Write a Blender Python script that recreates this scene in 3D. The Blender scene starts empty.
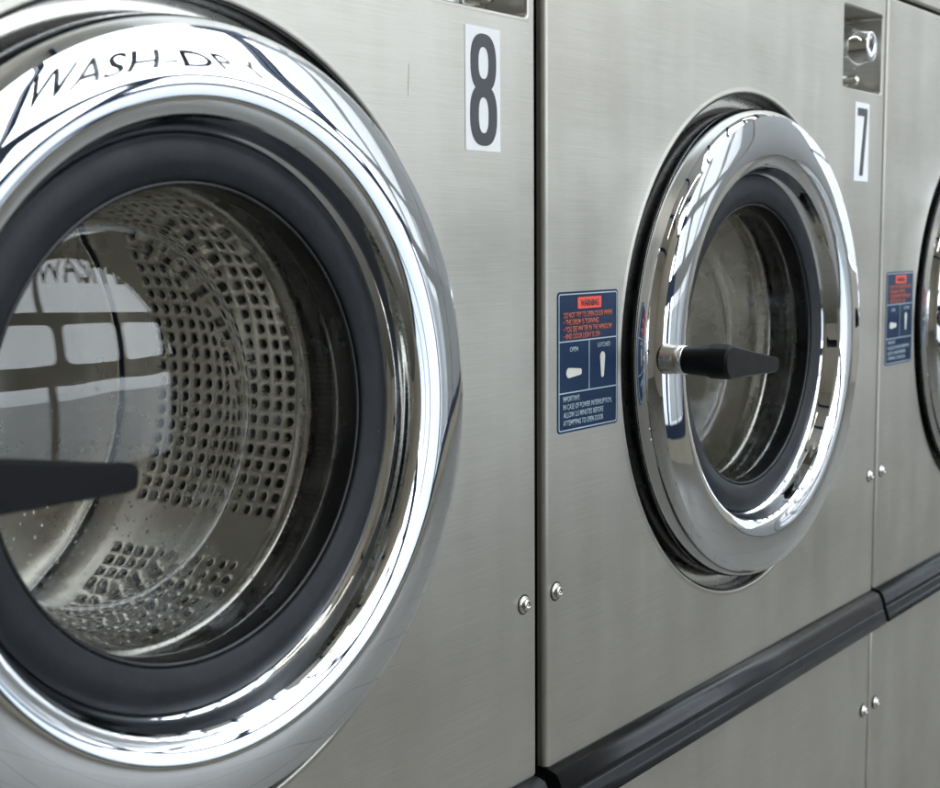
import bpy, bmesh, math, random
from mathutils import Vector, Matrix
random.seed(7)
S = 0.70                       # metres per machine pitch: all numbers below are in pitches
PI = math.pi
sc = bpy.context.scene
C = sc.collection

# ------------------------------------------------------------------ materials
def new_mat(name):
    m = bpy.data.materials.new(name); m.use_nodes = True
    nt = m.node_tree
    return m, nt, nt.nodes['Principled BSDF']
def N(nt, t, **kw):
    n = nt.nodes.new(t)
    for k, v in kw.items(): setattr(n, k, v)
    return n
def coords(nt, scale=(1, 1, 1), loc=(0, 0, 0)):
    tc = N(nt, 'ShaderNodeTexCoord'); mp = N(nt, 'ShaderNodeMapping')
    mp.inputs['Scale'].default_value = scale; mp.inputs['Location'].default_value = loc
    nt.links.new(tc.outputs['Object'], mp.inputs['Vector'])
    return mp.outputs['Vector']
def noise(nt, vec, scale, detail=4, rough=.55):
    n = N(nt, 'ShaderNodeTexNoise'); n.inputs['Scale'].default_value = scale
    n.inputs['Detail'].default_value = detail; n.inputs['Roughness'].default_value = rough
    nt.links.new(vec, n.inputs['Vector']); return n.outputs['Fac']
def rng(nt, src, a, b, lo=.3, hi=.7):
    r = N(nt, 'ShaderNodeMapRange'); r.clamp = True
    r.inputs[1].default_value = lo; r.inputs[2].default_value = hi
    r.inputs[3].default_value = a; r.inputs[4].default_value = b
    nt.links.new(src, r.inputs[0]); return r.outputs[0]
def ramp(nt, src, stops):
    r = N(nt, 'ShaderNodeValToRGB'); e = r.color_ramp.elements
    while len(e) < len(stops): e.new(.5)
    for i, (p, c) in enumerate(stops): e[i].position = p; e[i].color = (*c, 1)
    nt.links.new(src, r.inputs['Fac']); return r.outputs['Color']
def math_n(nt, op, a, b):
    m = N(nt, 'ShaderNodeMath', operation=op)
    for i, v in enumerate((a, b)):
        if isinstance(v, (int, float)): m.inputs[i].default_value = v
        else: nt.links.new(v, m.inputs[i])
    return m.outputs[0]
def bump(nt, src, dist, strength=1.0, prev=None):
    b = N(nt, 'ShaderNodeBump'); b.inputs['Distance'].default_value = dist
    b.inputs['Strength'].default_value = strength
    nt.links.new(src, b.inputs['Height'])
    if prev is not None: nt.links.new(prev, b.inputs['Normal'])
    return b.outputs['Normal']

def mat_brushed():
    m, nt, p = new_mat('brushed_stainless')
    p.inputs['Metallic'].default_value = .76
    # long horizontal brush lines
    v1 = coords(nt, (9, 9, 1500)); f1 = noise(nt, v1, 1.0, 3)
    v2 = coords(nt, (30, 30, 3200), (3, 1, 2)); f2 = noise(nt, v2, 1.0, 2)
    fs = math_n(nt, 'ADD', math_n(nt, 'MULTIPLY', f1, .5), math_n(nt, 'MULTIPLY', f2, .5))
    v3 = coords(nt, (1, 1, 1)); sm = noise(nt, v3, 9, 5, .6)          # smudges
    v4 = coords(nt, (22, 22, 1.6), (4, 0, 7)); st = noise(nt, v4, 1, 3)  # faint run marks down the sheet
    rr = math_n(nt, 'ADD', rng(nt, sm, .32, .43), rng(nt, fs, -.025, .025, .35, .65))
    rr = math_n(nt, 'ADD', rr, rng(nt, st, -.03, .03))
    nt.links.new(rr, p.inputs['Roughness'])
    c = ramp(nt, fs, [(.34, (.435, .415, .37)), (.66, (.535, .515, .465))])
    c2 = ramp(nt, st, [(.3, (.93, .925, .91)), (.62, (1, 1, 1))])
    mx = N(nt, 'ShaderNodeMix', data_type='RGBA', blend_type='MULTIPLY'); mx.inputs[0].default_value = 1
    nt.links.new(c, mx.inputs[6]); nt.links.new(c2, mx.inputs[7])
    c3 = ramp(nt, noise(nt, coords(nt, (2.2, 2.2, 3.5), (1, 6, 2)), 1.6, 6, .62), [(.34, (.88, .875, .86)), (.56, (1, 1, 1))])
    m2 = N(nt, 'ShaderNodeMix', data_type='RGBA', blend_type='MULTIPLY'); m2.inputs[0].default_value = 1
    nt.links.new(mx.outputs[2], m2.inputs[6]); nt.links.new(c3, m2.inputs[7])
    nt.links.new(m2.outputs[2], p.inputs['Base Color'])
    p.inputs['Anisotropic'].default_value = .75
    tg = N(nt, 'ShaderNodeTangent', direction_type='UV_MAP'); tg.uv_map = 'UVMap'
    nt.links.new(tg.outputs[0], p.inputs['Tangent'])
    v5 = coords(nt, (1, 1, 1)); wv = noise(nt, v5, 5.0, 2, .4)
    n1 = bump(nt, wv, .0022, 1)
    n1 = bump(nt, noise(nt, coords(nt, (7, 7, .9), (2, 0, 3)), 1, 2, .4), .0030, 1, n1)
    nt.links.new(bump(nt, fs, .000012, .8, n1), p.inputs['Normal'])
    return m
def mat_metal(name, col, r0, r1, sc_=14, bd=0, tint=None):
    m, nt, p = new_mat(name)
    p.inputs['Metallic'].default_value = 1
    p.inputs['Base Color'].default_value = (*col, 1)
    v = coords(nt); f = noise(nt, v, sc_, 6, .65)
    nt.links.new(rng(nt, f, r0, r1, .4, .72), p.inputs['Roughness'])
    if bd:
        nt.links.new(bump(nt, noise(nt, v, 6, 2), bd), p.inputs['Normal'])
    if name == 'drum_stainless': p.inputs['Metallic'].default_value = .86
    return m
def mat_plain(name, col, rough, var=.12, sc_=30, spec=.5, bd=0, col2=None, bsc=120):
    m, nt, p = new_mat(name)
    v = coords(nt); f = noise(nt, v, sc_, 5, .6)
    c0 = tuple(c * (1 - var) for c in col); c1 = col2 or tuple(min(1, c * (1 + var)) for c in col)
    nt.links.new(ramp(nt, f, [(.35, c0), (.7, c1)]), p.inputs['Base Color'])
    nt.links.new(rng(nt, noise(nt, v, sc_ * .6, 4), rough * .85, min(1, rough * 1.2)), p.inputs['Roughness'])
    p.inputs['Specular IOR Level'].default_value = spec
    if bd: nt.links.new(bump(nt, noise(nt, v, bsc, 3), bd), p.inputs['Normal'])
    if name == 'grey_rubber':
        lk = p.inputs['Base Color'].links[0]; src = lk.from_socket
        vo = N(nt, 'ShaderNodeTexVoronoi'); vo.inputs['Scale'].default_value = 60; nt.links.new(v, vo.inputs['Vector'])
        d1 = rng(nt, vo.outputs['Distance'], 1, 0, .03, .07)
        cl = rng(nt, noise(nt, coords(nt, (1, 1, 1), (9, 4, 2)), 11, 3), 0, .5, .52, .62)
        film = math_n(nt, 'MULTIPLY', rng(nt, noise(nt, v, 9, 6, .7), 0, 1, .5, .8), .10)
        f2 = math_n(nt, 'ADD', math_n(nt, 'MULTIPLY', d1, cl), film)
        mx = N(nt, 'ShaderNodeMix', data_type='RGBA'); nt.links.new(f2, mx.inputs[0])
        nt.links.new(src, mx.inputs[6]); mx.inputs[7].default_value = (.15, .15, .15, 1)
        nt.links.new(mx.outputs[2], p.inputs['Base Color'])
    return m
def mat_glass():
    m, nt, p = new_mat('door_glass')
    p.inputs['Transmission Weight'].default_value = 1
    p.inputs['IOR'].default_value = 1.47
    p.inputs['Roughness'].default_value = 0
    p.inputs['Base Color'].default_value = (.97, .985, .98, 1)
    # lint and dried water marks on the lower half, over the clear glass
    v = coords(nt)
    f = noise(nt, v, 26, 8, .72); g = noise(nt, coords(nt, (1, 1, 1), (5, 2, 1)), 7, 3, .5)
    sp = N(nt, 'ShaderNodeTexVoronoi'); sp.inputs['Scale'].default_value = 190; nt.links.new(v, sp.inputs['Vector'])
    dots = rng(nt, sp.outputs['Distance'], 1, 0, .06, .16)
    sx = N(nt, 'ShaderNodeSeparateXYZ'); nt.links.new(v, sx.inputs[0])
    low = rng(nt, sx.outputs['Z'], .85, .0, -.11, .03)
    rim = rng(nt, sx.outputs['X'], .0, 1.0, .02, .13)
    k = math_n(nt, 'MULTIPLY', rng(nt, f, 0, .70, .50, .74), rng(nt, g, .1, 1, .42, .62))
    k = math_n(nt, 'ADD', k, math_n(nt, 'MULTIPLY', dots, rng(nt, g, 0, .22, .45, .6)))
    k = math_n(nt, 'MULTIPLY', math_n(nt, 'MULTIPLY', k, low), rim)
    k = math_n(nt, 'ADD', math_n(nt, 'MULTIPLY', k, 1.3), .004)
    d = N(nt, 'ShaderNodeBsdfDiffuse'); d.inputs['Color'].default_value = (.62, .61, .58, 1)
    mx = N(nt, 'ShaderNodeMixShader'); nt.links.new(k, mx.inputs[0])
    nt.links.new(p.outputs[0], mx.inputs[1]); nt.links.new(d.outputs[0], mx.inputs[2])
    nt.links.new(mx.outputs[0], nt.nodes['Material Output'].inputs['Surface'])
    # thick pressed glass is never quite even
    dm = math_n(nt, 'MULTIPLY', math_n(nt, 'MULTIPLY', dots, low), rng(nt, g, 0, 1, .46, .56))
    n1 = bump(nt, dm, .0009, .8, bump(nt, noise(nt, v, 4, 1, .4), .0001))
    nt.links.new(n1, p.inputs['Normal'])
    return m
def mat_pane():
    m, nt, p = new_mat('window_pane')
    nt.nodes.remove(p)
    t = N(nt, 'ShaderNodeBsdfTransparent'); t.inputs[0].default_value = (.99, .995, 1, 1)
    g = N(nt, 'ShaderNodeBsdfGlossy'); g.inputs['Roughness'].default_value = .01
    fr = N(nt, 'ShaderNodeFresnel'); fr.inputs[0].default_value = 1.15
    mx = N(nt, 'ShaderNodeMixShader'); nt.links.new(fr.outputs[0], mx.inputs[0])
    nt.links.new(t.outputs[0], mx.inputs[1]); nt.links.new(g.outputs[0], mx.inputs[2])
    nt.links.new(mx.outputs[0], nt.nodes['Material Output'].inputs['Surface'])
    return m
def mat_light_screen():  # half-clear sheet that dims the window as the steel mirrors it
    m, nt, p = new_mat('dimming_screen')
    p.inputs['Base Color'].default_value = (.55, .56, .56, 1); p.inputs['Roughness'].default_value = .8
    p.inputs['Alpha'].default_value = .52
    return m
def mat_added_lamp():
    m, nt, p = new_mat('added_lamp_tube')
    p.inputs['Emission Color'].default_value = (1, .96, .88, 1); p.inputs['Emission Strength'].default_value = 14
    return m
def mat_tiles():
    m, nt, p = new_mat('floor_tiles')
    v = coords(nt)
    b = N(nt, 'ShaderNodeTexBrick'); b.offset = 0; b.inputs['Scale'].default_value = 1
    b.inputs['Brick Width'].default_value = .3; b.inputs['Row Height'].default_value = .3
    b.inputs['Mortar Size'].default_value = .004
    b.inputs['Color1'].default_value = (.185, .175, .155, 1); b.inputs['Color2'].default_value = (.17, .16, .14, 1)
    b.inputs['Mortar'].default_value = (.09, .08, .07, 1)
    nt.links.new(v, b.inputs['Vector']); nt.links.new(b.outputs['Color'], p.inputs['Base Color'])
    p.inputs['Roughness'].default_value = .4
    return m

M = dict(
    steel=mat_brushed(),
    chrome=mat_metal('polished_chrome', (.86, .88, .90), .008, .04, 22, .0002),
    drum=mat_metal('drum_stainless', (.86, .83, .77), .24, .32, 12, .0002),
    dull=mat_metal('dull_steel', (.52, .49, .44), .22, .38, 30),
    screw=mat_metal('screw_steel', (.70, .67, .62), .14, .32, 60),
    rubber=mat_plain('grey_rubber', (.017, .0188, .0225), .42, .18, 40, .22, .0002, None, 260),
    black=mat_plain('black_rubber', (.007, .0072, .008), .25, .3, 40, .5),
    groove=mat_plain('black_foam', (.004, .004, .004), .7, .3, 40, .2),
    plastic=mat_plain('black_plastic', (.0075, .008, .0095), .40, .15, 60, .14, .00012, None, 700),
    trim=mat_plain('charcoal_plastic', (.012, .013, .015), .27, .06, 8, .42),
    dark=mat_plain('dark_cabinet_steel', (.012, .0115, .010), .6, .2, 12),
    white=mat_plain('white_vinyl', (.84, .845, .84), .38, .03, 12),
    digit=mat_plain('charcoal_vinyl', (.040, .046, .052), .3, .06, 50, .5, .00006, None, 900),
    blue=mat_plain('navy_vinyl', (.006, .024, .066), .38, .1, 24, .25),
    paleblue=mat_plain('pale_print', (.42, .52, .60), .4, .05, 24),
    orange=mat_plain('orange_print', (.62, .16, .09), .4, .05, 24),
    red=mat_plain('red_print', (.85, .085, .055), .4, .04, 24),
    cream=mat_plain('cream_print', (.66, .65, .58), .4, .04, 24),
    print_dark=mat_plain('dark_print', (.03, .02, .03), .4, .04, 24),
    glass=mat_glass(), pane=mat_pane(), tiles=mat_tiles(), lamp=mat_added_lamp(), light_screen=mat_light_screen(),
    ceil=mat_plain('ceiling_paint', (.80, .78, .73), .8, .03, 2),
    wall=mat_plain('wall_paint', (.66, .62, .54), .7, .05, 2),
    frame=mat_plain('window_frame_paint', (.012, .035, .09), .35, .1, 8),
    sill=mat_plain('cream_wall_paint', (.52, .48, .40), .6, .05, 3),
    asphalt=mat_plain('concrete_paving', (.30, .31, .32), .85, .1, 2),
    vanwhite=mat_plain('white_coachwork', (.78, .79, .80), .25, .02, 2),
    stain=mat_plain('dried_drip', (.62, .58, .48), .5, .1, 50),
)

# ------------------------------------------------------------------ mesh helpers
def link(name, bm, m, parent=None, uv=False, smooth=None, recalc=True):
    if recalc: bmesh.ops.recalc_face_normals(bm, faces=bm.faces)
    if uv:
        L = bm.loops.layers.uv.new('UVMap')
        for f in bm.faces:
            for l in f.loops: l[L].uv = (l.vert.co.x + l.vert.co.y * .37, l.vert.co.z)
    for v in bm.verts: v.co *= S
    if smooth is not None:
        for f in bm.faces: f.smooth = smooth
    me = bpy.data.meshes.new(name); bm.to_mesh(me); bm.free()
    me.materials.append(m)
    o = bpy.data.objects.new(name, me); C.objects.link(o)
    if parent: o.parent = parent
    return o
def lathe(bm, prof, cx=0, cz=0, n=128, closed=False, sharp=(), cap=False):
    """revolve (R, y) about the y axis; 'sharp' lists profile indices that get split vertices"""
    ring = {}
    def mk(i):
        R, y = prof[i]
        if R < 1e-6: return [bm.verts.new((cx, y, cz))] * n
        return [bm.verts.new((cx + R * math.cos(2 * PI * k / n), y, cz + R * math.sin(2 * PI * k / n))) for k in range(n)]
    N_ = len(prof); segs = N_ if closed else N_ - 1
    first = mk(0); prev = first
    for i in range(segs):
        j = (i + 1) % N_
        nxt = first if (closed and j == 0 and 0 not in sharp) else mk(j)
        for k in range(n):
            k2 = (k + 1) % n
            vs = [prev[k], prev[k2], nxt[k2], nxt[k]]
            u = []
            for v in vs:
                if v not in u: u.append(v)
            if len(u) > 2: bm.faces.new(u).smooth = True
        prev = mk(j) if j in sharp else nxt
def spline(pts, n=6):
    """Catmull-Rom through profile points"""
    out = []
    P = [pts[0]] + list(pts) + [pts[-1]]
    for i in range(1, len(P) - 2):
        p0, p1, p2, p3 = P[i - 1], P[i], P[i + 1], P[i + 2]
        for k in range(n):
            t = k / n
            out.append(tuple(.5 * ((2 * p1[a]) + (-p0[a] + p2[a]) * t + (2 * p0[a] - 5 * p1[a] + 4 * p2[a] - p3[a]) * t * t + (-p0[a] + 3 * p1[a] - 3 * p2[a] + p3[a]) * t ** 3) for a in (0, 1)))
    out.append(pts[-1]); return out
def box(bm, x0, x1, y0, y1, z0, z1, bev=0, seg=2):
    v = [bm.verts.new(c) for c in ((x0, y0, z0), (x1, y0, z0), (x1, y1, z0), (x0, y1, z0), (x0, y0, z1), (x1, y0, z1), (x1, y1, z1), (x0, y1, z1))]
    fs = [bm.faces.new([v[i] for i in q]) for q in ((0, 1, 5, 4), (1, 2, 6, 5), (2, 3, 7, 6), (3, 0, 4, 7), (4, 5, 6, 7), (3, 2, 1, 0))]
    if bev:
        es = list({e for f in fs for e in f.edges})
        r = bmesh.ops.bevel(bm, geom=es, offset=bev, segments=seg, profile=.5, affect='EDGES')
        for f in r['faces']: f.smooth = True
def cyl_y(bm, cx, cz, prof, n=32):
    lathe(bm, prof, cx, cz, n)
def slab(bm, pts, y_front, y_back):
    """extrude an outline (x,z) into a thin plate"""
    a = [bm.verts.new((x, y_front, z)) for x, z in pts]; b = [bm.verts.new((x, y_back, z)) for x, z in pts]
    bm.faces.new(a); bm.faces.new(b[::-1])
    n = len(pts)
    for i in range(n): bm.faces.new((a[i], b[i], b[(i + 1) % n], a[(i + 1) % n]))
def rrect(x0, x1, z0, z1, r, n=5):
    out = []
    for cx, cz, a0 in ((x1 - r, z1 - r, 0), (x0 + r, z1 - r, 90), (x0 + r, z0 + r, 180), (x1 - r, z0 + r, 270)):
        for k in range(n + 1):
            a = math.radians(a0 + 90 * k / n); out.append((cx + r * math.cos(a), cz + r * math.sin(a)))
    return out
def frame_ring(bm, outer, inner, y0, y1):
    """flat ring between two outlines of the same point count, with thickness"""
    n = len(outer)
    A = [[bm.verts.new((x, y, z)) for x, z in o] for o in (outer, inner) for y in (y0, y1)]
    for i in range(n):
        j = (i + 1) % n
        bm.faces.new((A[0][i], A[0][j], A[2][j], A[2][i])); bm.faces.new((A[1][i], A[3][i], A[3][j], A[1][j]))
        bm.faces.new((A[0][i], A[1][i], A[1][j], A[0][j])); bm.faces.new((A[2][i], A[2][j], A[3][j], A[3][i]))
def text_mesh(name, body, m, parent, x, y, z, height, width=None, thick=.0004, align='LEFT', bold=0):
    cu = bpy.data.curves.new('t', 'FONT'); cu.body = body; cu.size = 1; cu.extrude = 0; cu.offset = bold
    cu.resolution_u = 3
    o = bpy.data.objects.new('t', cu); C.objects.link(o)
    dg = bpy.context.evaluated_depsgraph_get(); dg.update()
    me = bpy.data.meshes.new_from_object(o.evaluated_get(dg))
    bpy.data.objects.remove(o); bpy.data.curves.remove(cu)
    xs = [v.co.x for v in me.vertices]; ys = [v.co.y for v in me.vertices]
    x0, x1, y0, y1 = min(xs), max(xs), min(ys), max(ys)
    sz = height / .729; sx = (width / (x1 - x0)) if width else sz
    off = {'LEFT': x0, 'CENTER': (x0 + x1) / 2}[align]
    for v in me.vertices: v.co = ((x + (v.co.x - off) * sx) * S, y * S, (z + v.co.y * sz) * S)
    bm = bmesh.new(); bm.from_mesh(me); bpy.data.meshes.remove(me)
    # give the print its film thickness
    r = bmesh.ops.extrude_face_region(bm, geom=list(bm.faces))
    for g in r['geom']:
        if isinstance(g, bmesh.types.BMVert): g.co.y -= thick * S
    bmesh.ops.recalc_face_normals(bm, faces=bm.faces)
    me = bpy.data.meshes.new(name); bm.to_mesh(me); bm.free(); me.materials.append(m)
    o = bpy.data.objects.new(name, me); C.objects.link(o); o.parent = parent
    return o

DX, DZ = .505, -.040           # door axis on the machine front
X0, X1 = .0015, .9955          # sheet edges
ZT, ZB = .4985, -.494

# ------------------------------------------------------------------ the machine
def front_panel(root):
    bm = bmesh.new()
    n = 160
    zs = .322
    prof = spline([(.3500, 0), (.3476, -.0004), (.3455, -.0010), (.3438, -.0006), (.3428, .0012), (.3425, .006), (.342, .030)], 3)
    rings = []
    for R, y in prof:
        rings.append([bm.verts.new((DX + R * math.cos(2 * PI * k / n), y, DZ + R * math.sin(2 * PI * k / n))) for k in range(n)])
    for a, b in zip(rings, rings[1:]):
        for k in range(n): bm.faces.new((a[k], a[(k + 1) % n], b[(k + 1) % n], b[k])).smooth = True
    # flat sheet between the roll and the rectangle
    e = .006
    xa, xb, za, zb = X0 + e, X1 - e, ZB + .004, zs
    def hit(a):
        c, s = math.cos(a), math.sin(a); t = 1e9
        if c > 1e-9: t = min(t, (xb - DX) / c)
        if c < -1e-9: t = min(t, (xa - DX) / c)
        if s > 1e-9: t = min(t, (zb - DZ) / s)
        if s < -1e-9: t = min(t, (za - DZ) / s)
        return (DX + t * c, DZ + t * s)
    angs = [2 * PI * k / n for k in range(n)]
    corners = [(xb, zb), (xa, zb), (xa, za), (xb, za)]
    ca = [math.atan2(z - DZ, x - DX) % (2 * PI) for x, z in corners]
    outer = [bm.verts.new((hit(a)[0], 0, hit(a)[1])) for a in angs]
    rim = [bm.verts.new(v.co) for v in rings[0]]
    cv = [bm.verts.new((x, 0, z)) for x, z in corners]
    for k in range(n):
        a0 = angs[k]; a1 = angs[(k + 1) % n] or 2 * PI
        mid = [cv[i] for i in range(4) if a0 < ca[i] < a1]
        bm.faces.new([rim[k], outer[k]] + mid + [outer[(k + 1) % n], rim[(k + 1) % n]])
    # upper strip with the opening of the control recess
    rx0, rx1, rz0, rz1 = .8195, .9790, .3385, .4635
    r = .006
    inner = rrect(rx0, rx1, rz0, rz1, r, 4)
    m_ = len(inner)
    ux0, ux1, uz0, uz1 = xa, xb, zs, ZT - .004
    cxm, czm = (rx0 + rx1) / 2, (rz0 + rz1) / 2
    prof2 = [(.0045, 0), (.002, -.0006), (0, .0012), (-.0002, .004), (-.0002, .075)]
    rr = []
    for off, y in prof2:
        rr.append([bm.verts.new((x + math.copysign(off, x - cxm), y, z + math.copysign(off, z - czm))) for x, z in inner])
    for a, b in zip(rr, rr[1:]):
        for k in range(m_): bm.faces.new((a[k], a[(k + 1) % m_], b[(k + 1) % m_], b[k])).smooth = True
    fl = [bm.verts.new(v.co) for v in rr[0]]
    L = [v for v in fl]
    # corners of the opening (index of arc middles): order +x+z, -x+z, -x-z, +x-z, five points each
    def cvt(x, z): return bm.verts.new((x, 0, z))
    ox0, ox1, oz0, oz1 = rx0 - .0045, rx1 + .0045, rz0 - .0045, rz1 + .0045
    q = dict(a=cvt(ux0, uz0), b=cvt(ux1, uz0), c=cvt(ux1, uz1), d=cvt(ux0, uz1))
    bm.faces.new([q['c'], q['d']] + fl[5:10][::-1][2:] + fl[0:5][::-1][:3] if False else [q['c'], q['d'], fl[7], fl[6], fl[5], fl[4], fl[3], fl[2]])
    bm.faces.new([q['d'], q['a'], fl[12], fl[11], fl[10], fl[9], fl[8], fl[7]])
    bm.faces.new([q['a'], q['b'], fl[17], fl[16], fl[15], fl[14], fl[13], fl[12]])
    bm.faces.new([q['b'], q['c'], fl[2], fl[1], fl[0], fl[19], fl[18], fl[17]])
    # folded sheet edges, left / right / top
    def fold(pA, pB, nx, nz):
        prevv = None
        for t in range(6):
            a = PI / 2 * t / 5
            o = e * math.sin(a) if nx else .004 * math.sin(a)
            yy = (e if nx else .004) * (1 - math.cos(a))
            cur = [bm.verts.new((p[0] + nx * o, yy, p[1] + nz * o)) for p in (pA, pB)]
            if prevv: bm.faces.new((prevv[0], prevv[1], cur[1], cur[0])).smooth = True
            prevv = cur
        cur = [bm.verts.new((v.co.x, .011, v.co.z)) for v in prevv]
        bm.faces.new((prevv[0], prevv[1], cur[1], cur[0]))
    fold((xa, za), (xa, uz1), -1, 0); fold((xb, za), (xb, uz1), 1, 0)
    fold((xa, uz1), (xb, uz1), 0, 1); fold((xa, za), (xb, za), 0, -1)
    o = link('front_panel', bm, M['steel'], root, uv=True, recalc=False)
    return o
def screw(root, x, z):
    bm = bmesh.new()
    cyl_y(bm, x, z, [(.0098, 0.0005), (.0098, -.0015), (.0088, -.0024), (.0068, -.0026), (.0066, -.0046), (.0056, -.0062), (.0034, -.0070), (.0030, -.0066), (.0027, -.0040), (0, -.0040)], 28)
    o = link('screw', bm, M['screw'], root)
    bm = bmesh.new()
    cyl_y(bm, x, z, [(.0112, -.0001), (.0112, -.0006), (.0099, -.0008), (.0098, -.0001)], 24)
    link('washer', bm, M['dark'], o)
    bm = bmesh.new()
    cyl_y(bm, x, z, [(.0014, -.0041), (.0014, -.0068), (0, -.0068)], 12)
    link('security_pin', bm, M['screw'], o)
    return o
def strip(root):
    prof = [(.001, -.4925), (-.006, -.4935), (-.0135, -.4965), (-.0165, -.5015), (-.0185, -.5060), (-.0205, -.5125), (-.0222, -.5190), (-.0212, -.5203), (-.0215, -.5216), (-.0232, -.5225),
            (-.0262, -.5330), (-.0285, -.5420), (-.0275, -.5455), (-.018, -.5490), (.001, -.5515)]
    bm = bmesh.new(); xs = [X0 + .003, X1 - .004]
    rows = [[bm.verts.new((x, y, z)) for y, z in prof] for x in xs]
    for i in range(len(prof) - 1):
        f = bm.faces.new((rows[0][i], rows[1][i], rows[1][i + 1], rows[0][i + 1])); f.smooth = i not in (6, 7, 8, 9)
    bm.faces.new(rows[0]); bm.faces.new(rows[1][::-1])
    return link('trim_strip', bm, M['trim'], root)
def number_sticker(root, digit):
    x0, x1, z0, z1 = .8711, .9300, .1964, .3196
    bm = bmesh.new(); slab(bm, rrect(x0, x1, z0, z1, .0012, 2), -.0006, .0)
    o = link('number_sticker', bm, M['white'], root)
    w, h = x1 - x0, z1 - z0
    bm = bmesh.new(); nseg = 72
    if digit == '8':
        cu, cl = .725, .285                         # lobe centres (share of the height)
        def ring_pts(cz, rx, rz, n=40, p=2.5):
            out = []
            for k in range(n):
                a = 2 * PI * k / n; c, s = math.cos(a), math.sin(a)
                out.append((x0 + w * (.51 + rx * math.copysign(abs(c) ** (2 / p), c)), z0 + h * (cz + rz * math.copysign(abs(s) ** (2 / p), s))))
            return out
        # each lobe a ring; where they meet they share the waist bar
        def half(cz, rxo, rzo, rxi, rzi, yo):
            frame_ring(bm, ring_pts(cz, rxo, rzo), ring_pts(cz, rxi, rzi), yo, -.0006)
        half(.712, .365, .235, .145, .128, -.00105)
        half(.290, .385, .248, .145, .145, -.00110)
        d = link('digit', bm, M['digit'], o)
    else:
        def P(u, v): return (x0 + w * u, z0 + h * v)
        pts = [P(.17, .93), P(.85, .93), P(.85, .84), P(.60, .07), P(.36, .07), P(.64, .83), P(.17, .83)]
        slab(bm, pts, -.0011, -.0006)
        d = link('digit', bm, M['digit'], o)
    return o
def warning_label(root):
    x0, x1, z0, z1 = .0250, .1538, -.1106, .0484
    w, h = x1 - x0, z1 - z0
    bm = bmesh.new(); slab(bm, rrect(x0, x1, z0, z1, .005), -.0006, 0)
    o = link('warning_label', bm, M['blue'], root)
    bm = bmesh.new()
    i = .0022; t = .0013
    frame_ring(bm, rrect(x0 + i, x1 - i, z0 + i, z1 - i, .0035), rrect(x0 + i + t, x1 - i - t, z0 + i + t, z1 - i - t, .0025), -.0009, -.0006)
    za, zb = z0 + h * .645, z0 + h * .280
    xm = x0 + w * .505
    box(bm, x0 + i + t, x1 - i - t, -.0009, -.0006, za, za + t)
    box(bm, x0 + i + t, x1 - i - t, -.0009, -.0006, zb, zb + t)
    box(bm, xm, xm + t * .9, -.0009, -.0006, zb + t, za)
    link('label_border', bm, M['paleblue'], o)
    bm = bmesh.new(); slab(bm, rrect(x0 + w * .32, x0 + w * .71, z0 + h * .875, z0 + h * .958, .0015), -.0010, -.0006)
    link('warning_box', bm, M['red'], o)
    T = lambda nm, s, m, u, v, hh, ww, al='LEFT', b=.012: text_mesh(nm, s, M[m], o, x0 + w * u, -.0010, z0 + h * v, h * hh, w * ww, .0002, al, b)
    t_ = T('lettering', 'WARNING', 'print_dark', .515, .893, .048, .30, 'CENTER', .03)
    T('lettering', 'DO NOT TRY TO OPEN DOOR WHEN', 'orange', .09, .815, .040, .80)
    T('lettering', '\u2022 THE DRUM IS TURNING', 'orange', .09, .765, .040, .57)
    T('lettering', '\u2022 YOU SEE WATER IN THE WINDOW', 'orange', .09, .715, .040, .80)
    T('lettering', '\u2022 AND DOOR LIGHT IS ON', 'orange', .09, .665, .040, .59)
    T('lettering', 'OPEN', 'paleblue', .255, .575, .034, .13, 'CENTER')
    T('lettering', 'LATCHED', 'paleblue', .755, .585, .034, .21, 'CENTER')
    T('lettering', 'IMPORTANT:', 'paleblue', .085, .222, .040, .27)
    T('lettering', 'IN CASE OF POWER INTERRUPTION,', 'paleblue', .085, .165, .040, .81)
    T('lettering', 'ALLOW 3.5 MINUTES BEFORE', 'paleblue', .085, .108, .040, .66)
    T('lettering', 'ATTEMPTING TO OPEN DOOR', 'paleblue', .085, .050, .040, .66)
    def lever(cx, cz, ln, r0, r1, ang):
        pts = []
        for k in range(9):
            a = math.radians(90 + 180 * k / 8); pts.append((r0 * math.cos(a), r0 * math.sin(a)))
        pts += [(ln, -r1), (ln + r1 * .5, -r1 * .5), (ln + r1 * .5, r1 * .5), (ln, r1)]
        ca, sa = math.cos(ang), math.sin(ang)
        return [(cx + x * ca - z * sa, cz + x * sa + z * ca) for x, z in pts]
    bm = bmesh.new(); slab(bm, lever(x0 + w * .18, z0 + h * .425, w * .19, h * .036, h * .022, 0), -.0010, -.0006)
    link('lever_symbol', bm, M['cream'], o)
    bm = bmesh.new(); slab(bm, lever(x0 + w * .735, z0 + h * .515, h * .145, w * .042, w * .022, -PI / 2), -.0010, -.0006)
    link('lever_symbol', bm, M['cream'], o)
    return o
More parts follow.
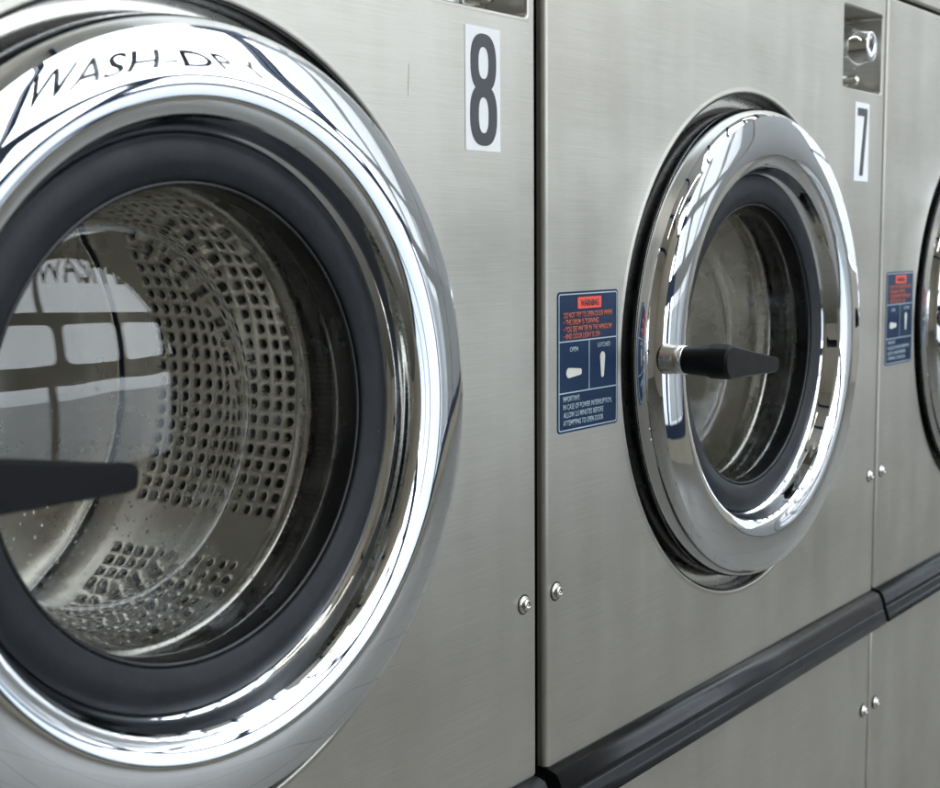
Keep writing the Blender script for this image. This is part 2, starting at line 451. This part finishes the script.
def control_recess(root):
    # a plain pressed tray with the coin knob and two screws on its back plate
    x0, x1, z0, z1 = .8193, .9792, .3383, .4637
    bm = bmesh.new()
    box(bm, x0 - .004, x1 + .004, .052, .056, z0 - .004, z1 + .004)
    o = link('control_recess', bm, M['dull'], root)
    bm = bmesh.new(); box(bm, x0 + .006, x1 - .010, .046, .052, z0 + .004, z1 - .012, .002)
    link('face_plate', bm, M['chrome'], o)
    bm = bmesh.new()
    cx, cz = .900, .4060
    prof = spline([(.0330, .046), (.0345, .042), (.0350, .030), (.0325, .014), (.0265, -.002), (.0235, -.012)], 4) + [(.0225, -.0140), (.0205, -.0147), (.0115, -.0140), (.0100, -.0120), (.0095, -.0060), (0, -.006)]
    cyl_y(bm, cx, cz, prof, 48)
    # pinch the sides flat so that it reads as a turn knob
    for v in bm.verts:
        dx, dz = v.co.x - cx, v.co.z - cz
        f = max(0, min(1, (.046 - v.co.y) / .06))
        v.co.x = cx + dx * (1 - .10 * f)
    k = link('coin_knob', bm, M['chrome'], o)
    bm = bmesh.new(); box(bm, cx - .003, cx + .003, -.0118, -.0045, cz - .011, cz + .011, .001)
    link('knob_slot', bm, M['dark'], k)
    for sx, sz in ((.955, .3615), (.845, .4500)):
        bm = bmesh.new()
        cyl_y(bm, sx, sz, [(.0095, .046), (.0095, .036), (.0080, .0300), (.004, .0275), (0, .027)], 20)
        link('mounting_screw', bm, M['screw'], o)
    return o
def door(root):
    bm = bmesh.new()
    side = [(.3195, -.0045), (.3213, -.0060), (.3211, -.010), (.3195, -.020), (.3160, -.030), (.3098, -.0375)]
    dome = [(.3098, -.0375), (.3030, -.0388), (.2930, -.0402), (.2820, -.0413), (.2710, -.0417), (.2620, -.0409), (.2530, -.0385), (.2460, -.0348), (.2420, -.0300)]
    inner = [(.2420, -.0300), (.2405, -.0240), (.2370, -.0120), (.2320, -.0060), (.2300, .004)]
    P = spline(side, 4)[:-1]; i1 = len(P); P += spline(dome, 5)[:-1]; i2 = len(P); P += spline(inner, 4)
    P += [(.2300, .012), (.310, .010)]
    lathe(bm, P, DX, DZ, 192, closed=True, sharp=(0, i1, i2, len(P) - 1, len(P) - 2, len(P) - 3))
    d = link('door', bm, M['chrome'], root)
    # flange and seal between the ring and the sheet
    bm = bmesh.new()
    lathe(bm, spline([(.3402, .0235), (.3370, .0228), (.3300, .0222), (.3240, .0232), (.3170, .0290)], 5), DX, DZ, 128)
    link('door_flange', bm, M['drum'], root)
    bm = bmesh.new()
    lathe(bm, spline([(.3150, -.0030), (.3188, -.0036), (.3204, -.0010), (.3200, .008), (.3180, .020), (.3150, .036)], 3), DX, DZ, 128)
    link('ring_backing', bm, M['black'], d)
    bm = bmesh.new()
    lathe(bm, [(.3421, .012), (.3421, .0018), (.3414, .0006), (.3404, .0010), (.3398, .0035), (.3396, .012), (.3394, .033), (.300, .036)], DX, DZ, 128)
    link('door_seal', bm, M['black'], root)
    bm = bmesh.new()
    lathe(bm, spline([(.2315, .0120), (.2312, -.0060), (.2290, -.0098), (.2220, -.0125), (.2120, -.0130), (.2020, -.0108), (.1965, -.0086), (.1952, -.0066), (.1950, -.0040)], 5), DX, DZ, 144)
    g_ = link('window_gasket', bm, M['rubber'], d)
    bm = bmesh.new()
    lathe(bm, spline([(.1954, -.0035), (.1948, -.0058), (.1930, -.0066), (.1910, -.0052), (.1903, .000), (.1905, .0150), (.1960, .0175)], 5), DX, DZ, 144)
    link('gasket_lip', bm, M['black'], d)
    # pressed glass bowl, real thickness
    bm = bmesh.new()
    front = spline([(.1950, .0170), (.1915, .0185), (.1900, .0260), (.1875, .0450), (.1840, .0650), (.1815, .0760), (.1760, .0930), (.1715, .1045), (.1660, .1120), (.1560, .1118)] + [(q, .0945 + .76 - math.sqrt(.76 * .76 - q * q)) for q in (.138, .11, .08, .05, .025, 0)], 4)
    # the rear face runs parallel to the front one
    T = .0062; back = []
    for i in range(len(front)):
        a, b = front[max(0, i - 1)], front[min(len(front) - 1, i + 1)]
        tx_, ty_ = b[0] - a[0], b[1] - a[1]; l = math.hypot(tx_, ty_) or 1
        nx_, ny_ = ty_ / l, -tx_ / l
        back.append((max(0, front[i][0] + nx_ * T), front[i][1] + ny_ * T))
    back[-1] = (0, front[-1][1] + T); back = back[::-1]
    lathe(bm, front + back, DX, DZ, 160, closed=False)
    # close the outer rim
    bmesh.ops.remove_doubles(bm, verts=bm.verts, dist=1e-6)
    be = [e for e in bm.edges if e.is_boundary]
    if be: bmesh.ops.bridge_loops(bm, edges=be)
    for v in bm.verts:                            # the floor of the bowl leans back at the top
        dx, dz = v.co.x - DX, v.co.z - DZ
        k = max(0, min(1, (.176 - math.hypot(dx, dz)) / .03)); k = k * k * (3 - 2 * k)
        v.co.y += k * (.028 * dz - .022 * dx)
    g = link('glass_bowl', bm, M['glass'], d, smooth=True)
    g_c = Vector((DX, 0, DZ)) * S                 # keep the texture space centred on the bowl
    g.data.transform(Matrix.Translation(-g_c)); g.location = g_c
    # lever handle: neck, ferrule, hub and tapered lever
    hx, hz = .203, -.0365
    bm = bmesh.new(); cyl_y(bm, hx, hz, [(.0185, -.038), (.0178, -.046), (.0172, -.052), (.0172, -.0595), (0, -.0595)], 40)
    link('handle_neck', bm, M['dull'], d)
    bm = bmesh.new()
    nseg = 40
    secs = [(-.0640, .0150), (-.0655, .0163), (-.0700, .0168), (-.095, .0186), (-.1130, .0200), (-.1175, .0203)]
    lathe(bm, [(.0, -.0640)] + [(r, y) for y, r in secs], hx, hz, nseg)
    # lever: front face leans back towards the tip
    tx, tz = .3576, -.0510
    r0, r1 = .0204, .0098
    outl = []
    for k in range(15):
        a = math.radians(90 + 180 * k / 14); outl.append((hx + r0 * math.cos(a), hz + r0 * math.sin(a)))
    dirx, dirz = (tx - hx), (tz - hz); ln = math.hypot(dirx, dirz); ux, uz = dirx / ln, dirz / ln
    for s_, t_ in ((-1, .0), (-1, .5), (-.86, .86), (-.5, 1.0), (.5, 1.0), (.86, .86), (1, .5), (1, 0)):
        outl.append((tx - r1 + r1 * t_ - uz * r1 * s_ * (1 if abs(s_) == 1 else 1), tz + ux * r1 * s_))
    def yf(x): return -.1265 + .0135 * (x - hx) / (tx - hx)
    def yb(x): return -.1005 + .0035 * (x - hx) / (tx - hx) if x > hx + .02 else -.1005
    n = len(outl); mcx = (hx + tx) / 2
    def inset(x, z, q):
        # towards the lever's centre line
        t = max(0, min(1, ((x - hx) * ux + (z - hz) * uz) / ln)); px, pz = hx + ux * ln * t, hz + uz * ln * t
        return (px + (x - px) * q, pz + (z - pz) * q)
    F = [bm.verts.new((*inset(x, z, .86), 0)) for x, z in outl]
    for v in F: v.co = Vector((v.co.x, yf(v.co.x), v.co.y))
    G = [bm.verts.new((x, yf(x) + .0035, z)) for x, z in outl]
    B = [bm.verts.new((x, yb(x), z)) for x, z in outl]
    bm.faces.new(F); bm.faces.new(B[::-1])
    for i in range(n):
        j = (i + 1) % n
        bm.faces.new((F[i], G[i], G[j], F[j])); bm.faces.new((G[i], B[i], B[j], G[j]))
    h = link('handle', bm, M['plastic'], d)
    bm = bmesh.new(); cyl_y(bm, hx, hz, [(.0166, -.0600), (.0178, -.0610), (.0180, -.0650), (.0168, -.0660)], 40)
    link('handle_ferrule', bm, M['chrome'], d)
    return d
def drum(root, lo=4.2, hi=85.8, per=90, base=325):
    R = .282; n = 108
    y0, pitch, ny = .118, .0187, 15
    bm = bmesh.new()
    lathe(bm, spline([(.300, .1200), (.286, .1165), (R, .1180)], 3), DX, DZ, n)
    def P(a, y, r=R): return (DX + r * math.cos(a), y, DZ + r * math.sin(a))
    da = 2 * PI / n
    for i in range(n):
        a0 = i * da; ac = a0 + da / 2; deg = math.degrees(ac) % 360
        dd = (deg - base) % per
        solid = dd < lo or dd > hi
        for j in range(ny):
            ya = y0 + j * pitch; yc = ya + pitch / 2; yb_ = ya + pitch
            if solid or j == ny - 1:
                f = bm.faces.new([bm.verts.new(P(a0, ya)), bm.verts.new(P(a0 + da, ya)), bm.verts.new(P(a0 + da, yb_)), bm.verts.new(P(a0, yb_))]); f.smooth = True
                continue
            cs = [(0, 0), (1 / 3, 0), (2 / 3, 0), (1, 0), (1, 1 / 3), (1, 2 / 3), (1, 1), (2 / 3, 1), (1 / 3, 1), (0, 1), (0, 2 / 3), (0, 1 / 3)]
            rings = [[bm.verts.new(P(a0 + da * u, ya + pitch * v)) for u, v in cs]]
            for rad, off in ((.0064, 0), (.0053, .0007), (.0047, .0022), (.0045, .0050)):
                ring = []
                for u, v in cs:
                    th = math.atan2(v - .5, u - .5)
                    ring.append(bm.verts.new(P(ac + rad * math.cos(th) / R, yc + rad * math.sin(th), R + off)))
                rings.append(ring)
            for A, B in zip(rings, rings[1:]):
                for k in range(12):
                    bm.faces.new((A[k], A[(k + 1) % 12], B[(k + 1) % 12], B[k])).smooth = True
    bmesh.ops.remove_doubles(bm, verts=bm.verts, dist=1e-5)
    o = link('drum', bm, M['drum'], root)
    ye = y0 + ny * pitch
    bm = bmesh.new()
    lathe(bm, spline([(R, ye), (R - .0015, ye + .014), (.276, ye + .034)], 3), DX, DZ, n)
    lathe(bm, spline([(.2720, ye + .0345), (.262, ye + .037), (.20, ye + .030), (.12, ye + .028), (.05, ye + .040), (0, ye + .042)], 4), DX, DZ, n)
    link('drum_back', bm, M['drum'], o)
    bm = bmesh.new()
    lathe(bm, [(.2765, ye + .0335), (.2740, ye + .0335), (.2738, ye + .045), (.2716, ye + .045), (.2716, ye + .0338)], DX, DZ, n)
    link('drum_seam', bm, M['groove'], o)
    # rolled front lip
    bm = bmesh.new()
    lathe(bm, spline([(.2125, .0640), (.2075, .0600), (.2020, .0605), (.1985, .0650), (.1990, .0720), (.2060, .0840), (.2300, .0990), (.2600, .1100), (.2870, .1165)], 5), DX, DZ, 144)
    link('drum_lip', bm, M['dull'], o)
    # rubber boot
    bm = bmesh.new()
    lathe(bm, spline([(.240, .0180), (.2080, .0190), (.2030, .0250), (.2050, .0360), (.2120, .0420), (.2135, .0500), (.2100, .0580), (.2160, .0680)], 4), DX, DZ, 128)
    link('rubber_boot', bm, M['black'], root)
    bm = bmesh.new()
    lathe(bm, [(.240, .030), (.335, .070), (.335, .50), (0, .52)], DX, DZ, 64)
    link('outer_tub', bm, M['dark'], root)
def machine(digit, label):
    root = bpy.data.objects.new('washing_machine', None); C.objects.link(root)
    root['label'] = label; root['category'] = 'washing machine'; root['group'] = 'washing machines standing side by side'
    front_panel(root); strip(root); control_recess(root); door(root)
    if digit: number_sticker(root, digit)
    warning_label(root)
    for x, z in ((.9697, -.2905), (.0221, -.2890), (.0221, -.698), (.9697, -.698)): screw(root, x, z)
    bm = bmesh.new(); box(bm, X0, X1, .002, .03, -1.16, -.553, .005, 3)
    link('lower_panel', bm, M['steel'], root, uv=True)
    bm = bmesh.new(); box(bm, X0, X1, .002, .03, ZT + .0075, .88, .005, 3)
    link('upper_panel', bm, M['steel'], root, uv=True)
    bm = bmesh.new()
    a, b = X0 + .004, X1 - .004
    box(bm, a, a + .006, .0125, 1.0, -1.2, .87); box(bm, b - .006, b, .0125, 1.0, -1.2, .87)
    box(bm, a + .006, b - .006, .028, 1.0, .86, .87); box(bm, a + .006, b - .006, .99, 1.0, -1.2, .86)
    box(bm, a + .006, b - .006, .031, .99, -1.2, -1.17)
    box(bm, a + .006, b - .006, .032, .034, -1.17, -.47); box(bm, a + .006, b - .006, .032, .034, .48, .86)
    link('cabinet', bm, M['dark'], root)
    return root
def children(o): return [c for c in bpy.data.objects if c.parent == o]
def copy_tree(o, parent=None):
    c = o.copy(); C.objects.link(c)
    if parent: c.parent = parent
    for ch in children(o): copy_tree(ch, c)
    return c
plain = None
base = machine(None, 'stainless front loading washer cut off by the right edge, next to number 7')
plain = copy_tree(base)
drum_parts = (130, 355, 360, 290)
drum(base, *drum_parts)
m7 = copy_tree(base); m7['label'] = 'stainless front loading washer with the number 7 sticker, between two other washers'
m8 = plain; drum(m8); m8['label'] = 'stainless front loading washer with the number 8 sticker, nearest the viewer'
number_sticker(m7, '7'); number_sticker(m8, '8')
base.location = (1.0015 * S, 0, 0); m8.location = (-1.0 * S - .0110 * S, 0, 0)
bm = bmesh.new(); slab(bm, [(.8925, .243), (.8940, .246), (.8944, .262), (.8936, .272), (.8928, .262), (.8922, .250)], -.0003, .0)
for v in bm.verts: v.co.x += .0005 - .11 + .0
link('dried_drip', bm, M['stain'], m8)

# ------------------------------------------------------------------ the room the chrome mirrors
def struct(name, bm, m, label=None):
    o = link(name, bm, m); o['kind'] = 'structure'; return o
FZ, CZ_, D = -1.2, 3.9, 3.0
XL, XR = -5.0, 10.0
bm = bmesh.new(); box(bm, XL, XR, -D, 1.3, FZ - .1, FZ); struct('floor', bm, M['tiles'])
bm = bmesh.new()
for q in ((XL, 1.0, -D - .3, 1.3), (1.0, XR + .1, -D - .3, -2.7), (1.0, XR + .1, -.8, 1.3)): box(bm, *q, CZ_, CZ_ + .1)  # opening left as an added skylight, to whiten the ring tops
struct('ceiling', bm, M['ceil'])
bm = bmesh.new(); box(bm, XL, XR, 1.2, 1.3, FZ, CZ_); struct('back_wall', bm, M['wall'])
bm = bmesh.new(); box(bm, XL - .1, XL, -D - .3, 1.3, FZ, CZ_); struct('side_wall', bm, M['wall'])
bm = bmesh.new(); box(bm, XR, XR + .1, -D - .3, 1.3, FZ, .05); box(bm, XR, XR + .1, .6, 1.3, .05, CZ_); struct('end_wall', bm, M['wall'])
bm = bmesh.new()
for x in (-3.4, -1.7, -.2, 1.3, 2.6, 3.9, 5.2, 6.5, 8.0, 9.5): box(bm, x, x + .07, -D + .02, 1.15, CZ_ - .16, CZ_ - .002)  # unseen joists added to draw dark blue lines in the chrome
struct('added_joists', bm, M['frame'])
bm = bmesh.new(); box(bm, XL, -.9, -D - .1, -D, FZ, CZ_); struct('front_wall', bm, M['wall'])
bm = bmesh.new(); box(bm, -60, 60, -60, -D - .3, FZ - .3, FZ - .2); struct('pavement', bm, M['asphalt'])
for lx, ly in ((-1.6, -1.0), (-.1, -2.2), (4.6, -.45), (7.6, -.45)):  # unseen tubes added for bright streaks in the chrome
    lt = bpy.data.objects.new('added_tube_light', None); C.objects.link(lt)
    lt['label'] = 'tube lamp added under the ceiling to put bright streaks in the chrome rings'; lt['category'] = 'added lamp'; lt['group'] = 'added tube lamps under the ceiling'
    bm = bmesh.new(); box(bm, lx - .95, lx + .95, ly - .09, ly + .09, CZ_ - .26, CZ_ - .20, .01); link('added_lamp_housing', bm, M['sill'], lt)
    bm = bmesh.new(); lathe(bm, [(0, -.9), (.022, -.9), (.022, .9), (0, .9)], 0, 0, 16)
    bmesh.ops.rotate(bm, verts=bm.verts, cent=(0, 0, 0), matrix=Matrix.Rotation(PI / 2, 3, 'Z'))
    bmesh.ops.translate(bm, verts=bm.verts, vec=(lx, ly, CZ_ - .29)); link('added_lamp_tube', bm, M['lamp'], lt)
# storefront window
win = bpy.data.objects.new('storefront_window', None); C.objects.link(win)
win['label'] = 'tall shop window lettered WASH-DRY, mirrored in the chrome doors'; win['category'] = 'shop window'
bm = bmesh.new()
box(bm, -.9, XR, -D - .07, -D, .70, .76)            # rail under the big panes
box(bm, -.9, XR, -D - .07, -D, .05, .20)
box(bm, -.9, XR, -D - .07, -D, -1.0, -.88)
box(bm, -.9, XR, -D - .06, -D, 2.28, 2.36)
box(bm, -.9, XR, -D - .06, -D, CZ_ - .10, CZ_)
mull = [-.9, .0, .80, 2.90, 3.02, 3.9, 4.9, 5.8, 7.0, 8.3, 9.9]
for x in mull:
    box(bm, x, x + .05, -D - .055, -D + .02, .76, 2.28)
    box(bm, x, x + .07, -D - .055, -D + .01, -.88, .05)
    box(bm, x, x + .05, -D - .055, -D + .01, 2.36, CZ_ - .10)
for y in (-D, -2.2, -1.5, -.7, .1, .52): box(bm, XR + .02, XR + .08, y, y + .05, .05, CZ_ - .002)  # bars of an added end window that brightens the middle ring and panels
box(bm, XR + .01, XR + .09, -D, .57, 1.55, 1.61)
link('window_frame', bm, M['frame'], win)
bm = bmesh.new()
x = -.85
while x < XR - 1.2:
    frame_ring(bm, rrect(x, x + .92, .20, .70, .001), rrect(x + .04, x + .86, .25, .65, .08), -D - .05, -D - .01)
    x += .93
link('lower_window_frame', bm, M['frame'], win)
bm = bmesh.new(); box(bm, -.9, XR, -D - .033, -D - .028, -.88, CZ_ - .10)
link('window_glass', bm, M['pane'], win)
bm = bmesh.new(); box(bm, -.9, XR, -D - .1, -D, FZ, -1.0); link('sill_wall', bm, M['sill'], win)
bm = bmesh.new()  # unseen sheets added to dim the glazing mirrored in the panels
box(bm, XR - .02, XR - .016, -D + .1, .5, .1, CZ_ - .2)
for x in (3.22, 6.02): box(bm, x, x + (2.75 if x < 4 else 3.8), -D + .03, -D + .034, -.85, CZ_ - .12)
link('added_light_screen', bm, M['light_screen'], win)
text_mesh('window_lettering', 'WASH-DRY', M['print_dark'], win, 1.82, -D - .034, 1.07, .46, 1.92, .002, 'CENTER', .004)

# ------------------------------------------------------------------ world, camera, colour
w = bpy.data.worlds.new('World'); sc.world = w; w.use_nodes = True
nt = w.node_tree; bg = nt.nodes['Background']
tc = N(nt, 'ShaderNodeTexCoord'); sx = N(nt, 'ShaderNodeSeparateXYZ'); nt.links.new(tc.outputs['Generated'], sx.inputs[0])
col = ramp(nt, rng(nt, sx.outputs['Z'], 0, 1, -.1, .9), [(0, (.62, .66, .70)), (.12, (.83, .90, .97)), (.45, (.90, .95, 1.0)), (1, (.80, .90, 1.0))])
nt.links.new(col, bg.inputs['Color']); bg.inputs['Strength'].default_value = 3.9

cam = bpy.data.cameras.new('camera'); co = bpy.data.objects.new('camera', cam); C.objects.link(co); sc.camera = co
yaw, pit, rol = .9201, .1109, -.0074
fw = Vector((math.sin(yaw) * math.cos(pit), math.cos(yaw) * math.cos(pit), -math.sin(pit)))
r = Vector((math.cos(yaw), -math.sin(yaw), 0)); u = r.cross(fw)
r2 = r * math.cos(rol) + u * math.sin(rol); u2 = -r * math.sin(rol) + u * math.cos(rol)
loc = Vector((-1.2429, -.8432, .1053)) * S
mw = Matrix((r2, u2, -fw)).transposed().to_4x4(); mw.translation = loc
co.matrix_world = mw
cam.sensor_width = 36; cam.lens = 1369.9 / 940 * 36
cam.clip_start = .02; cam.clip_end = 200
cam.dof.use_dof = True; cam.dof.focus_distance = 1.52 * S; cam.dof.aperture_fstop = 11

sc.view_settings.view_transform = 'Standard'; sc.view_settings.look = 'None'
sc.view_settings.exposure = .15; sc.view_settings.gamma = 1
sc.cycles.use_denoising = True
sc.cycles.max_bounces = 14; sc.cycles.transmission_bounces = 12; sc.cycles.glossy_bounces = 8; sc.cycles.diffuse_bounces = 5
sc.cycles.sample_clamp_indirect = 6
sc.cycles.caustics_reflective = True; sc.cycles.caustics_refractive = True
